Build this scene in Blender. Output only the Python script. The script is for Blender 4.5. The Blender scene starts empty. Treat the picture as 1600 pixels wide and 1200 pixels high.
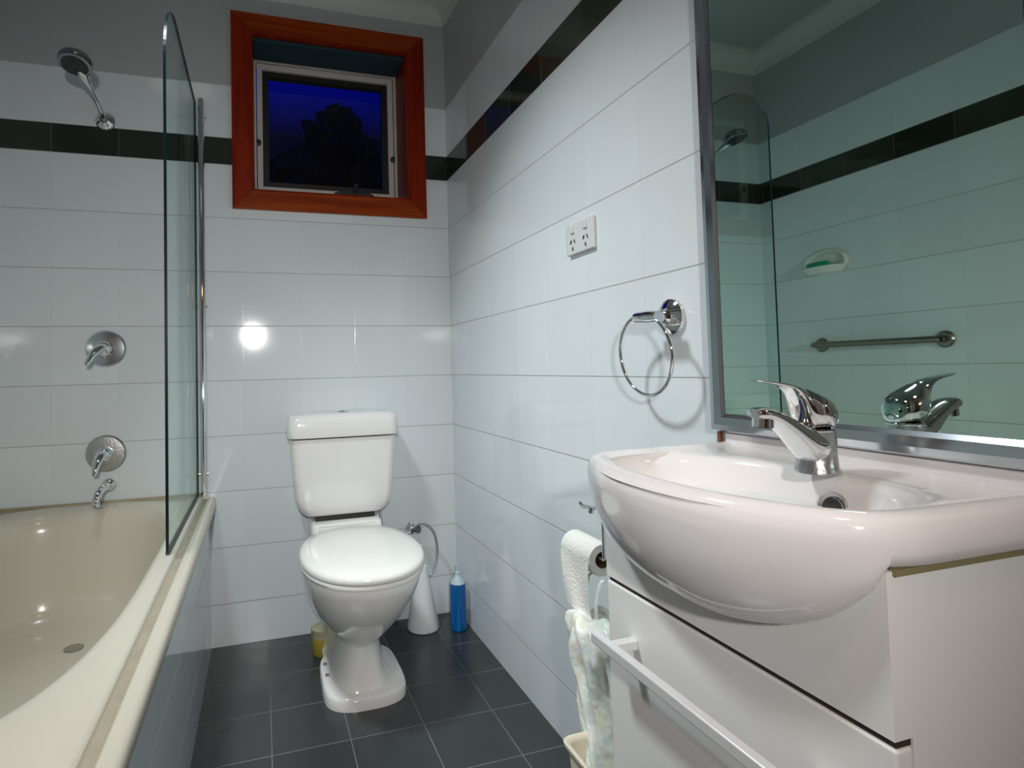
import bpy, bmesh, math, random
from mathutils import Vector, Matrix, noise
random.seed(4)
S = bpy.context.scene
COL = S.collection
PI = math.pi

# ------------------------------------------------------------------ camera
# x to the right (right wall x=0), y towards the window wall (y=0), z up (floor 0)
cam_d = bpy.data.cameras.new('camera'); cam = bpy.data.objects.new('camera', cam_d); COL.objects.link(cam)
cam_d.sensor_width = 36; cam_d.sensor_fit = 'HORIZONTAL'
cam_d.lens = 36 * 904.4 / 1600
cam_d.shift_x = (800 - 680.7) / 1600
cam_d.shift_y = (540.9 - 600) / 1600
cam_d.clip_start = 0.02
Rr = Vector((0.95722861, -0.28837011, -0.02358095)); Dd = Vector((-0.01165865, 0.04299182, -0.9990074)); Ff = Vector((0.28909766, 0.95655339, 0.037791))
M = Matrix((Rr, -Dd, -Ff)).transposed().to_4x4(); M.translation = Vector((-0.7449, -2.2482, 0.9787))
cam.matrix_world = M
S.camera = cam

# ------------------------------------------------------------------ world: night sky seen through the window
w = bpy.data.worlds.new('night_sky'); S.world = w; w.use_nodes = True
wt = w.node_tree; bg = wt.nodes['Background']
tc = wt.nodes.new('ShaderNodeTexCoord'); sx = wt.nodes.new('ShaderNodeSeparateXYZ'); wt.links.new(tc.outputs['Generated'], sx.inputs[0])
cr = wt.nodes.new('ShaderNodeValToRGB'); e = cr.color_ramp.elements
e[0].position = .37; e[0].color = (.001, .001, .010, 1); e[1].position = .475; e[1].color = (.001, .003, .26, 1)
wt.links.new(sx.outputs[2], cr.inputs[0]); wt.links.new(cr.outputs[0], bg.inputs[0]); bg.inputs[1].default_value = 0.8

# ------------------------------------------------------------------ lights
def area(name, loc, target, size, power, color, spread=180, sy=None, shape='DISK'):
    l = bpy.data.lights.new(name, 'AREA'); l.shape = shape; l.size = size
    if sy: l.shape = 'RECTANGLE'; l.size_y = sy
    l.energy = power; l.color = color; l.spread = math.radians(spread)
    o = bpy.data.objects.new(name, l); COL.objects.link(o); o.location = loc
    o.rotation_euler = (Vector(target) - Vector(loc)).to_track_quat('-Z', 'Y').to_euler()
    return o
area('downlight_lamp', (-1.12, -0.98, 2.45), (-0.10, -0.95, 0.0), 0.28, 9.5, (0.90, 0.97, 1.0), 76)
area('downlight_lamp', (-0.75, -2.45, 2.45), (-0.72, -2.30, 0), 0.28, 2.8, (1.0, 0.50, 0.28), 140)
area('camera_flash', (-0.81, -2.80, 1.28), (-0.60, 0.0, 0.72), 0.08, 5.0, (1.0, 0.98, 0.95), 86)

S.view_settings.view_transform = 'Standard'; S.view_settings.look = 'None'
S.view_settings.gamma = 1; S.view_settings.use_curve_mapping = False
S.view_settings.exposure = 0.0

# ------------------------------------------------------------------ materials
class NT:
    def __init__(s, name):
        s.m = bpy.data.materials.new(name); s.m.use_nodes = True; s.t = s.m.node_tree
        s.b = s.t.nodes['Principled BSDF']; s.out = s.t.nodes['Material Output']
    def n(s, typ, **kw):
        nd = s.t.nodes.new(typ)
        for k, v in kw.items(): setattr(nd, k, v)
        return nd
    def link(s, a, b): s.t.links.new(a, b)
    def math(s, op, a, b=None, c=None):
        nd = s.n('ShaderNodeMath', operation=op)
        for i, v in enumerate((a, b, c)):
            if v is None: continue
            if isinstance(v, (int, float)): nd.inputs[i].default_value = v
            else: s.link(v, nd.inputs[i])
        return nd.outputs[0]
    def mix(s, f, a, b):
        nd = s.n('ShaderNodeMix', data_type='RGBA')
        for i, v in ((0, f), (6, a), (7, b)):
            if isinstance(v, (int, float)): nd.inputs[i].default_value = v
            elif isinstance(v, tuple): nd.inputs[i].default_value = (*v[:3], 1)
            else: s.link(v, nd.inputs[i])
        return nd.outputs[2]
    def mixf(s, f, a, b):
        nd = s.n('ShaderNodeMix', data_type='FLOAT')
        for i, v in ((0, f), (2, a), (3, b)):
            if isinstance(v, (int, float)): nd.inputs[i].default_value = v
            else: s.link(v, nd.inputs[i])
        return nd.outputs[0]

def mat(name, col, rough=0.5, metal=0.0, bump=0.0, bscale=40, var=0.0, vscale=8, coat=0.0, spec=0.5, trans=0.0, alpha=1.0, sss=0.0, stretch=None):
    k = NT(name); b = k.b
    b.inputs['Base Color'].default_value = (*col, 1); b.inputs['Roughness'].default_value = rough
    b.inputs['Metallic'].default_value = metal; b.inputs['Specular IOR Level'].default_value = spec
    b.inputs['Coat Weight'].default_value = coat; b.inputs['Transmission Weight'].default_value = trans
    b.inputs['Alpha'].default_value = alpha
    if sss: b.inputs['Subsurface Weight'].default_value = sss; b.inputs['Subsurface Radius'].default_value = (.02, .02, .02)
    g = k.n('ShaderNodeTexCoord').outputs['Object']
    if stretch:
        mp = k.n('ShaderNodeMapping'); mp.inputs['Scale'].default_value = stretch; k.link(g, mp.inputs[0]); g = mp.outputs[0]
    nz = k.n('ShaderNodeTexNoise'); nz.inputs['Scale'].default_value = vscale; nz.inputs['Detail'].default_value = 4; k.link(g, nz.inputs[0])
    if var:
        d = tuple(max(0, c * (1 - var)) for c in col); e = tuple(min(1, c * (1 + var)) for c in col)
        k.link(k.mix(nz.outputs[0], d, e), b.inputs['Base Color'])
    else:
        k.link(k.mixf(nz.outputs[0], max(rough - .02, 0), rough + .02), b.inputs['Roughness'])
    if bump:
        n2 = k.n('ShaderNodeTexNoise'); n2.inputs['Scale'].default_value = bscale; k.link(g, n2.inputs[0])
        bp = k.n('ShaderNodeBump'); bp.inputs['Strength'].default_value = bump; bp.inputs['Distance'].default_value = .01
        k.link(n2.outputs[0], bp.inputs['Height']); k.link(bp.outputs[0], b.inputs['Normal'])
    return k.m

TILE = (0.70, 0.755, 0.78); GROUT = (0.46, 0.47, 0.46); PAINT = (0.42, 0.44, 0.45); BAND = (0.022, 0.027, 0.022)
def tile_wall(name, axis, u0, pitch=0.206, grout=GROUT):
    """glazed 200 mm tiles in straight rows, dark half-height border row, paint above"""
    k = NT(name)
    pos = k.n('ShaderNodeNewGeometry').outputs['Position']
    sp = k.n('ShaderNodeSeparateXYZ'); k.link(pos, sp.inputs[0]); u = sp.outputs[axis]; z = sp.outputs[2]
    uu = k.math('DIVIDE', k.math('SUBTRACT', u, u0), pitch)
    zw = k.math('DIVIDE', k.math('SUBTRACT', z, 0.148), 0.2005)
    inband = k.math('MULTIPLY', k.math('GREATER_THAN', z, 1.751), k.math('LESS_THAN', z, 1.851))
    above = k.math('GREATER_THAN', z, 1.851)
    zt = k.math('DIVIDE', k.math('SUBTRACT', z, 1.851), 0.2005)
    zz = k.mixf(above, zw, zt)
    def line(c, p, wd):   # 1 on joint
        f = k.math('FRACT', c); d = k.math('MINIMUM', f, k.math('SUBTRACT', 1, f))
        mr = k.n('ShaderNodeMapRange'); mr.inputs[1].default_value = wd * .5 / p; mr.inputs[2].default_value = wd * 1.1 / p
        mr.inputs[3].default_value = 1; mr.inputs[4].default_value = 0
        k.link(d, mr.inputs[0]); return mr.outputs[0]
    lu = line(uu, pitch, .0013); lz = line(zz, .2005, .0016)
    b1 = k.math('LESS_THAN', k.math('ABSOLUTE', k.math('SUBTRACT', z, 1.751)), .0012)
    b2 = k.math('LESS_THAN', k.math('ABSOLUTE', k.math('SUBTRACT', z, 1.851)), .0012)
    lzz = k.mixf(inband, lz, 0.0)
    J = k.math('MAXIMUM', k.math('MAXIMUM', k.math('MULTIPLY', lu, k.mixf(inband, .15, .9)), lzz), k.math('MAXIMUM', b1, b2))
    istile = k.math('LESS_THAN', z, 2.052)
    J = k.math('MULTIPLY', J, istile)
    # per tile id -> slight tone and tilt
    cid = k.n('ShaderNodeCombineXYZ'); k.link(k.math('FLOOR', uu), cid.inputs[0]); k.link(k.math('FLOOR', zz), cid.inputs[1])
    wn = k.n('ShaderNodeTexWhiteNoise', noise_dimensions='3D'); k.link(cid.outputs[0], wn.inputs[0])
    tcol = k.mix(wn.outputs[0], tuple(c * .975 for c in TILE), tuple(min(1, c * 1.02) for c in TILE))
    bcol = k.mix(wn.outputs[0], BAND, tuple(c * 1.5 for c in BAND))
    gcol = k.mix(inband, grout, (.10, .11, .10))
    c = k.mix(inband, tcol, bcol); c = k.mix(J, c, gcol); c = k.mix(istile, PAINT, c)
    k.link(c, k.b.inputs['Base Color'])
    rr = k.mixf(J, .07, .6); rr = k.mixf(istile, .42, rr); k.link(rr, k.b.inputs['Roughness'])
    # glaze waviness
    nz = k.n('ShaderNodeTexNoise'); nz.inputs['Scale'].default_value = 6; nz.inputs['Detail'].default_value = 1; k.link(pos, nz.inputs[0])
    h = k.math('SUBTRACT', k.math('MULTIPLY', nz.outputs[0], .10), k.math('MULTIPLY', J, .12))
    # tilt per tile: height ramps across the tile
    sc = k.n('ShaderNodeSeparateColor'); k.link(wn.outputs[1], sc.inputs[0])
    t1 = k.math('MULTIPLY', k.math('SUBTRACT', sc.outputs[0], .5), k.math('FRACT', uu))
    t2 = k.math('MULTIPLY', k.math('SUBTRACT', sc.outputs[1], .5), k.math('FRACT', zz))
    h = k.math('ADD', h, k.math('MULTIPLY', k.math('ADD', t1, t2), .05))
    bp = k.n('ShaderNodeBump'); bp.inputs['Strength'].default_value = 1.0; bp.inputs['Distance'].default_value = .006
    k.link(h, bp.inputs['Height']); k.link(bp.outputs[0], k.b.inputs['Normal'])
    return k.m

def floor_mat():
    k = NT('charcoal_floor_tile')
    pos = k.n('ShaderNodeNewGeometry').outputs['Position']
    sp = k.n('ShaderNodeSeparateXYZ'); k.link(pos, sp.inputs[0])
    us = k.math('DIVIDE', k.math('SUBTRACT', sp.outputs[0], -.1255), .2014); vs = k.math('DIVIDE', k.math('SUBTRACT', sp.outputs[1], -.063), .2025)
    L = []
    for c in (us, vs):
        f = k.math('FRACT', c); d = k.math('MINIMUM', f, k.math('SUBTRACT', 1, f))
        mr = k.n('ShaderNodeMapRange'); mr.inputs[1].default_value = .004; mr.inputs[2].default_value = .009; mr.inputs[3].default_value = 1; mr.inputs[4].default_value = 0
        k.link(d, mr.inputs[0]); L.append(mr.outputs[0])
    J = k.math('MAXIMUM', *L)
    nz = k.n('ShaderNodeTexNoise'); nz.inputs['Scale'].default_value = 7; nz.inputs['Detail'].default_value = 6; k.link(pos, nz.inputs[0])
    cid = k.n('ShaderNodeCombineXYZ'); k.link(k.math('FLOOR', us), cid.inputs[0]); k.link(k.math('FLOOR', vs), cid.inputs[1])
    wn = k.n('ShaderNodeTexWhiteNoise', noise_dimensions='3D'); k.link(cid.outputs[0], wn.inputs[0])
    base = k.mix(wn.outputs[0], (.024, .029, .031), (.036, .041, .043))
    base = k.mix(k.math('MULTIPLY', nz.outputs[0], .5), base, (.05, .055, .057))
    n3 = k.n('ShaderNodeTexNoise'); n3.inputs['Scale'].default_value = 3.5; k.link(pos, n3.inputs[0])
    gc = k.mix(n3.outputs[0], (.06, .065, .065), (.30, .31, .30))
    k.link(k.mix(J, base, gc), k.b.inputs['Base Color'])
    k.link(k.mixf(J, k.mixf(nz.outputs[0], .22, .38), .8), k.b.inputs['Roughness'])
    bp = k.n('ShaderNodeBump'); bp.inputs['Strength'].default_value = .5; bp.inputs['Distance'].default_value = .004
    k.link(k.math('SUBTRACT', k.math('MULTIPLY', nz.outputs[0], .25), J), bp.inputs['Height']); k.link(bp.outputs[0], k.b.inputs['Normal'])
    return k.m

def wood_mat(name, ax, c1, c2):
    k = NT(name)
    g = k.n('ShaderNodeNewGeometry').outputs['Position']
    mp = k.n('ShaderNodeMapping'); s = [38, 38, 38]; s[ax] = 2.5; mp.inputs['Scale'].default_value = s; k.link(g, mp.inputs[0])
    nz = k.n('ShaderNodeTexNoise'); nz.inputs['Scale'].default_value = 1.0; nz.inputs['Detail'].default_value = 5; nz.inputs['Distortion'].default_value = .6; k.link(mp.outputs[0], nz.inputs[0])
    mr = k.n('ShaderNodeMapRange'); mr.inputs[1].default_value = .3; mr.inputs[2].default_value = .7; k.link(nz.outputs[0], mr.inputs[0])
    k.link(k.mix(mr.outputs[0], c1, c2), k.b.inputs['Base Color']); k.b.inputs['Roughness'].default_value = .4
    k.b.inputs['Specular IOR Level'].default_value = .12
    bp = k.n('ShaderNodeBump'); bp.inputs['Strength'].default_value = .15; bp.inputs['Distance'].default_value = .003
    k.link(nz.outputs[0], bp.inputs['Height']); k.link(bp.outputs[0], k.b.inputs['Normal'])
    return k.m

def clear_glass(name, tint, gloss=.06):
    k = NT(name); k.t.nodes.remove(k.b)
    tr = k.n('ShaderNodeBsdfTransparent'); tr.inputs[0].default_value = (*tint, 1)
    gl = k.n('ShaderNodeBsdfGlossy'); gl.inputs['Roughness'].default_value = .01; gl.inputs[0].default_value = (.9, .95, .93, 1)
    fr = k.n('ShaderNodeFresnel'); fr.inputs[0].default_value = 1.45
    nz = k.n('ShaderNodeTexNoise'); nz.inputs['Scale'].default_value = 4
    ms = k.n('ShaderNodeMixShader'); k.link(k.math('ADD', k.math('MULTIPLY', fr.outputs[0], gloss), k.math('MULTIPLY', nz.outputs[0], .01)), ms.inputs[0]); k.link(tr.outputs[0], ms.inputs[1]); k.link(gl.outputs[0], ms.inputs[2])
    k.link(ms.outputs[0], k.out.inputs[0]); return k.m

m_back = tile_wall('white_wall_tile_back', 0, -1.424)
m_side = tile_wall('white_wall_tile_side', 1, -0.224)
m_floor = floor_mat()
m_paint = mat('ceiling_paint', PAINT, .6, bump=.05, var=.01)
m_cornice = mat('cornice_plaster', (.58, .60, .60), .6, var=.01)
m_wood_v = wood_mat('stained_timber_vertical', 2, (.15, .009, .003), (.27, .025, .003))
m_wood_h = wood_mat('stained_timber_horizontal', 0, (.17, .016, .003), (.32, .052, .005))
m_alu = mat('white_window_aluminium', (.62, .60, .57), .4, spec=.4)
m_blackrub = mat('black_rubber', (.010, .010, .009), .5)
m_soffit = mat('shaded_teal_soffit', (.008, .038, .055), .8, bump=.2, bscale=300)
m_chrome = mat('polished_chrome', (.80, .81, .82), .06, 1.0)
m_dkchrome = mat('darkened_chrome', (.34, .37, .38), .12, 1.0)
m_chrome_dull = mat('scaled_chrome', (.50, .51, .51), .30, 1.0, bump=.08, bscale=160, var=.18, vscale=90)
m_brass = mat('brushed_bronze_steel', (.26, .235, .20), .32, 1.0)
m_mirror = mat('mirror_silver', (.64, .84, .76), .0, 1.0)
m_frame = mat('satin_chrome_frame', (.62, .66, .70), .14, 1.0)
m_ceramic = mat('white_vitreous_china', (.80, .79, .77), .09, coat=.3)
m_basin = mat('white_basin_ceramic', (.80, .765, .76), .10, coat=.4)
m_plastic = mat('white_seat_plastic', (.80, .80, .76), .16)
m_bath = mat('cream_bath_enamel', (.65, .62, .52), .18, coat=.2, var=.015, vscale=3)
m_lip = mat('cream_bath_lip', (.62, .59, .49), .25)
m_groove = mat('dark_cream_groove', (.36, .33, .25), .5, var=.2, vscale=20)
m_silicone = mat('mouldy_silicone', (.40, .33, .18), .5, var=.45, vscale=14)
m_glass = clear_glass('shower_glass', (.93, .98, .97), .22)
m_winglass = clear_glass('window_glass', (.9, .9, .95), .5)
m_gedge = mat('dark_green_glass_edge', (.002, .010, .011), .25, spec=.2)
m_cab = mat('white_laminate', (.80, .785, .765), .35)
m_gap = mat('dark_gap', (.03, .02, .015), .8)
m_handle = mat('satin_steel_handle', (.82, .82, .82), .35, .35)
m_gpo = mat('switch_plate_plastic', (.66, .68, .67), .3)
m_dark = mat('dark_plastic', (.03, .03, .03), .4)
m_paper = mat('toilet_paper', (.86, .86, .80), .9, bump=.3, bscale=200)
m_core = mat('cardboard_core', (.16, .12, .06), .9)
m_bin = mat('cream_bin_plastic', (.72, .66, .52), .35)
m_blue = mat('blue_cleaner_liquid', (.0, .11, .36), .2, sss=.1)
m_bcap = mat('pale_bottle_cap', (.50, .62, .68), .35)
m_cone = mat('white_brush_holder_plastic', (.74, .76, .78), .3)
m_yel = mat('yellow_gel', (.34, .27, .035), .3)
m_jar = mat('cloudy_jar_plastic', (.38, .37, .25), .35)
m_soap = mat('green_soap', (.0, .33, .17), .35)
m_hose = mat('grey_braided_hose', (.35, .36, .37), .4, .6)
m_doorw = wood_mat('brown_door_timber', 2, (.16, .065, .025), (.28, .12, .045))
m_tree = mat('dark_foliage', (.030, .022, .014), 1.0, var=.5, vscale=5)
m_ground = mat('dark_ground', (.03, .03, .03), 1.0)
m_lamp = NT('lamp_glass'); m_lamp.b.inputs['Base Color'].default_value = (.9, .9, .9, 1); m_lamp.b.inputs['Emission Color'].default_value = (1, .97, .92, 1); m_lamp.b.inputs['Emission Strength'].default_value = .8; m_lamp = m_lamp.m

def bag_mat():
    k = NT('printed_thin_plastic_bag')
    g = k.n('ShaderNodeTexCoord').outputs['Object']
    nz = k.n('ShaderNodeTexNoise'); nz.inputs['Scale'].default_value = 26; nz.inputs['Detail'].default_value = 3; k.link(g, nz.inputs[0])
    cr = k.n('ShaderNodeValToRGB'); e = cr.color_ramp.elements
    e[0].position = .36; e[0].color = (.66, .73, .68, 1); e[1].position = .5; e[1].color = (.84, .86, .83, 1)
    q = e.new(.66); q.color = (.80, .80, .64, 1)
    k.link(nz.outputs[0], cr.inputs[0]); k.link(cr.outputs[0], k.b.inputs['Base Color'])
    k.b.inputs['Roughness'].default_value = .3; k.b.inputs['Subsurface Weight'].default_value = .1; k.b.inputs['Alpha'].default_value = .97
    bp = k.n('ShaderNodeBump'); bp.inputs['Strength'].default_value = .7; bp.inputs['Distance'].default_value = .01
    k.link(nz.outputs[0], bp.inputs['Height']); k.link(bp.outputs[0], k.b.inputs['Normal'])
    return k.m
m_bag = bag_mat()

# ------------------------------------------------------------------ mesh helpers
def obj(name, bm, m, parent=None, smooth=True, ang=38, bevel=0, bseg=3, subsurf=0, loc=None):
    me = bpy.data.meshes.new(name)
    bmesh.ops.remove_doubles(bm, verts=bm.verts, dist=1e-6)
    bmesh.ops.recalc_face_normals(bm, faces=bm.faces)
    bm.to_mesh(me); bm.free()
    for mm in (m if isinstance(m, (list, tuple)) else [m]): me.materials.append(mm)
    o = bpy.data.objects.new(name, me); COL.objects.link(o)
    if smooth:
        me.shade_smooth()
        if not subsurf: me.set_sharp_from_angle(angle=math.radians(ang))
    if bevel:
        b = o.modifiers.new('bevel', 'BEVEL'); b.width = bevel; b.segments = bseg; b.limit_method = 'ANGLE'; b.angle_limit = math.radians(40)
        b.harden_normals = False
    if subsurf:
        s = o.modifiers.new('subsurf', 'SUBSURF'); s.levels = subsurf; s.render_levels = subsurf
    if parent: o.parent = parent; o.matrix_parent_inverse = Matrix.Translation(-Vector(parent.location))
    return o
def thing(name, label, cat, loc, group=None):
    o = bpy.data.objects.new(name, None); COL.objects.link(o); o.location = loc; o.empty_display_size = .05
    o['label'] = label; o['category'] = cat
    if group: o['group'] = group
    return o
def struct(o, label=None):
    o['kind'] = 'structure'
    if label: o['label'] = label
    return o
def B(): return bmesh.new()
def box(bm, x0, x1, y0, y1, z0, z1):
    v = [bm.verts.new((x, y, z)) for x in (x0, x1) for y in (y0, y1) for z in (z0, z1)]
    for f in ((0, 1, 3, 2), (4, 6, 7, 5), (0, 4, 5, 1), (2, 3, 7, 6), (0, 2, 6, 4), (1, 5, 7, 3)): bm.faces.new([v[i] for i in f])
    return bm
def loft(bm, rings, cap0=True, cap1=True, closed=True):
    R = [[bm.verts.new(p) for p in r] for r in rings]; n = len(R[0])
    for a, b in zip(R, R[1:]):
        for i in range(n if closed else n - 1):
            j = (i + 1) % n
            try: bm.faces.new((a[i], a[j], b[j], b[i]))
            except ValueError: pass
    if cap0: bm.faces.new(R[0][::-1])
    if cap1: bm.faces.new(R[-1])
    return R
def frame_of(t):
    t = Vector(t).normalized(); a = Vector((0, 0, 1)) if abs(t.z) < .9 else Vector((1, 0, 0))
    u = t.cross(a).normalized(); return u, t.cross(u).normalized()
def tube(bm, pts, rad, n=16, caps=True, flat=1.0):
    pts = [Vector(p) for p in pts]; m = len(pts)
    rad = rad if isinstance(rad, (list, tuple)) else [rad] * m
    rings = []; u = None
    for i, p in enumerate(pts):
        t = (pts[min(i + 1, m - 1)] - pts[max(i - 1, 0)]).normalized()
        if u is None: u, v = frame_of(t)
        else:
            u = (u - t * u.dot(t)).normalized(); v = t.cross(u)
        rings.append([p + (u * math.cos(a) + v * math.sin(a) * flat) * rad[i] for a in (2 * PI * k / n for k in range(n))])
    loft(bm, rings, caps, caps); return bm
def lathe(bm, prof, org=(0, 0, 0), axis=(0, 0, 1), n=40, caps=True):
    org = Vector(org); ax = Vector(axis).normalized(); u, v = frame_of(ax)
    rings = [[org + ax * h + (u * math.cos(a) + v * math.sin(a)) * max(r, 1e-5) for a in (2 * PI * k / n for k in range(n))] for r, h in prof]
    loft(bm, rings, caps, caps); return bm
def bez(p, n=16):
    p = [Vector(q) for q in p]; out = []
    for i in range(n + 1):
        t = i / n; q = list(p)
        while len(q) > 1: q = [a.lerp(b, t) for a, b in zip(q, q[1:])]
        out.append(q[0])
    return out
def smoothcurve(pts, n=8):
    P = [Vector(p) for p in pts]; P = [P[0]] + P + [P[-1]]; out = []
    for i in range(1, len(P) - 2):
        for k in range(n):
            t = k / n; a, b, c, d = P[i - 1:i + 3]
            out.append(.5 * ((2 * b) + (c - a) * t + (2 * a - 5 * b + 4 * c - d) * t * t + (3 * b - a - 3 * c + d) * t ** 3))
    out.append(P[-2]); return out

# ------------------------------------------------------------------ room shell
XL, XR, YB, YF, ZC = -1.67, 0.0, 0.0, -3.0, 2.48
WX0, WX1, WZ0, WZ1 = -.770, -.162, 1.655, 2.262     # window opening
bm = B()
box(bm, XL - .12, WX0, 0, .26, -.05, ZC + .05); box(bm, WX1, XR + .12, 0, .26, -.05, ZC + .05)
box(bm, WX0, WX1, 0, .26, -.05, WZ0); box(bm, WX0, WX1, 0, .26, WZ1, ZC + .05)
struct(obj('wall_back', bm, m_back, smooth=False))
struct(obj('wall_right', box(B(), 0, .12, YF - .1, 0, -.05, ZC + .05), m_side, smooth=False))
struct(obj('wall_left', box(B(), XL - .12, XL, YF - .1, 0, -.05, ZC + .05), m_side, smooth=False))
bm = B(); box(bm, XL, -1.0, YF - .1, YF, -.05, ZC + .05); box(bm, -.18, 0, YF - .1, YF, -.05, ZC + .05); box(bm, -1.0, -.18, YF - .1, YF, 2.04, ZC + .05)
struct(obj('wall_front', bm, m_back, smooth=False))
struct(obj('floor', box(B(), XL, 0, YF, 0, -.06, 0), m_floor, smooth=False))
struct(obj('ceiling', box(B(), XL, 0, YF, 0, ZC, ZC + .06), m_paint, smooth=False))
dr = struct(obj('door_1', box(B(), -.998, -.182, YF - .06, YF - .02, 0, 2.036), m_doorw, smooth=False, bevel=.002))
bm = B(); tube(bm, [(-.93, YF - .02, 1.0), (-.93, YF + .045, 1.0), (-.925, YF + .05, 1.0), (-.82, YF + .05, 1.0)], .009); obj('door_handle', bm, m_chrome, dr)
# cornice: cove running round the top of the walls
def cornice(n, p0, p1, inward):
    prof = [(0, 2.395), (.008, 2.395), (.010, 2.402)] + [(.010 + .062 * (1 - math.cos(a)), 2.402 + .062 * math.sin(a)) for a in (PI / 2 * i / 8 for i in range(1, 9))] + [(.082, 2.466), (.084, ZC), (0, ZC)]
    I = Vector(inward); bm = B()
    loft(bm, [[Vector(p) + I * d + Vector((0, 0, z)) for d, z in prof] for p in (p0, p1)])
    struct(obj('trim_%d' % n, bm, m_cornice, ang=30))
cornice(1, (XL, 0, 0), (0, 0, 0), (0, -1, 0)); cornice(2, (0, YF, 0), (0, 0, 0), (-1, 0, 0))
cornice(3, (XL, YF, 0), (XL, 0, 0), (1, 0, 0)); cornice(4, (XL, YF, 0), (0, YF, 0), (0, 1, 0))

# ------------------------------------------------------------------ window
bm = B()   # mitred timber architrave, horizontals separate for grain
def casing(bm, o0, o1, i0, i1):
    loft(bm, [[o0, o1, i1, i0], [tuple(Vector(q) + Vector((0, -.018, 0))) for q in (o0, o1, i1, i0)]])
OX0, OX1, OZ0, OZ1 = -.839, -.094, 1.586, 2.332
c = lambda x, z: (x, 0, z)
win = struct(obj('window_1', (casing(bm, c(OX0, OZ0), c(OX0, OZ1), c(WX0, WZ0), c(WX0, WZ1)), casing(bm, c(OX1, OZ0), c(OX1, OZ1), c(WX1, WZ0), c(WX1, WZ1)), bm)[2], m_wood_v, smooth=False, bevel=.0015))
bm = B(); casing(bm, c(OX0, OZ1), c(OX1, OZ1), c(WX0, WZ1), c(WX1, WZ1)); casing(bm, c(OX0, OZ0), c(OX1, OZ0), c(WX0, WZ0), c(WX1, WZ0))
obj('window_rails', bm, m_wood_h, win, smooth=False, bevel=.0015)
bm = B(); t = .012
t = .008
box(bm, WX0, WX0 + t, -.012, .21, WZ0, WZ1); box(bm, WX1 - t, WX1, -.012, .21, WZ0, WZ1)
box(bm, WX0 + t, WX1 - t, -.012, .21, WZ0, WZ0 + t); box(bm, WX0 + t, WX1 - t, -.012, .21, WZ1 - t, WZ1)
obj('window_jamb', bm, m_wood_v, win, smooth=False)
def ringbox(x0, x1, z0, z1, w, y0, y1, wb=None):
    bm = B(); wb = wb or w
    o = [(x0, z0), (x1, z0), (x1, z1), (x0, z1)]; i = [(x0 + w, z0 + wb), (x1 - w, z0 + wb), (x1 - w, z1 - w), (x0 + w, z1 - w)]
    R = [[bm.verts.new((a, y, b)) for a, b in q] for q, y in ((o, y0), (i, y0), (i, y1), (o, y1))]
    for a, b in zip(R, R[1:] + R[:1]):
        for k in range(4): bm.faces.new((a[k], a[(k + 1) % 4], b[(k + 1) % 4], b[k]))
    return bm
fx0, fx1, fz0, fz1 = WX0 + t, WX1 - t, WZ0 + t, WZ1 - t
obj('window_frame', ringbox(fx0, fx1, fz0, fz1, .010, .165, .24), m_alu, win, bevel=.001, smooth=False)
obj('window_sash', ringbox(fx0 + .013, fx1 - .013, fz0 + .048, fz1 - .013, .022, .175, .225), m_alu, win, bevel=.002, smooth=False)
obj('screen_frame', ringbox(fx0 + .035, fx1 - .035, fz0 + .070, fz1 - .035, .024, .19, .22), m_blackrub, win, smooth=False)
obj('window_pane', box(B(), fx0 + .050, fx1 - .050, .206, .210, fz0 + .085, fz1 - .050), m_winglass, win, smooth=False)
bm = B(); box(bm, fx0 + .001, fx1 - .001, .004, .150, fz1 - .014, fz1 - .001)
obj('soffit_panel', bm, m_soffit, win, bevel=.004)  # thin panel over the soffit, with the soffit's shade put into its dark teal
# chain winder on the sill
bm = B(); xw = -.36
loft(bm, [[(xw - .085, y, fz0 + .047), (xw + .085, y, fz0 + .047), (xw + .080, y, fz0 + .058), (xw + .022, y, fz0 + .078), (xw - .022, y, fz0 + .078), (xw - .082, y, fz0 + .058)] for y in (.155, .170)])
tube(bm, [(xw, .162, fz0 + .06), (xw + .008, .142, fz0 + .094)], [.012, .010], 12); tube(bm, [(xw - .045, .160, fz0 + .062), (xw, .152, fz0 + .079), (xw + .06, .160, fz0 + .062)], .006, 8)
obj('window_winder', bm, m_dark, win)
for x, z in ((fx0 + .016, 1.91), (fx1 - .016, 1.885)):
    bm = B(); lathe(bm, [(.0, 0), (.013, 0), (.013, .008), (.0, .010)], (x, .174, z), (0, -1, 0), 20); obj('window_latch', bm, m_dark, win)

# ------------------------------------------------------------------ outside: dark tree against the night sky
struct(obj('ground', box(B(), -12, 12, .6, 30, -1.2, -1.0), m_ground, smooth=False))
tr = thing('garden_tree', 'dark round-crowned tree standing outside the window against deep blue night sky', 'tree', (-.05, 6.0, -1.0))
bm = B(); tube(bm, smoothcurve([(-.05, 6, -1.0), (0, 6, .8), (.1, 6.05, 2.4), (.3, 6, 4.4)]), .13, 10); obj('trunk', bm, m_tree, tr)
bm = B(); rnd = random.Random(2)
for i in range(150):
    h = rnd.random(); a = rnd.random() * 2 * PI; wd = 1.25 * (1 - h) ** .8
    rr = wd * math.sqrt(rnd.random())
    cc = Vector((.33 + math.cos(a) * rr, 6 + math.sin(a) * .5 * rr, 2.9 + h * 1.85)); s = .09 + .13 * (1 - h) + .05 * rnd.random()
    g = bmesh.ops.create_icosphere(bm, subdivisions=3, radius=s, matrix=Matrix.Translation(cc))
    for v in g['verts']: v.co += (v.co - cc).normalized() * s * .7 * noise.noise(v.co * 9)
obj('crown', bm, m_tree, tr)
hd = B(); rnd = random.Random(5)
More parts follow.
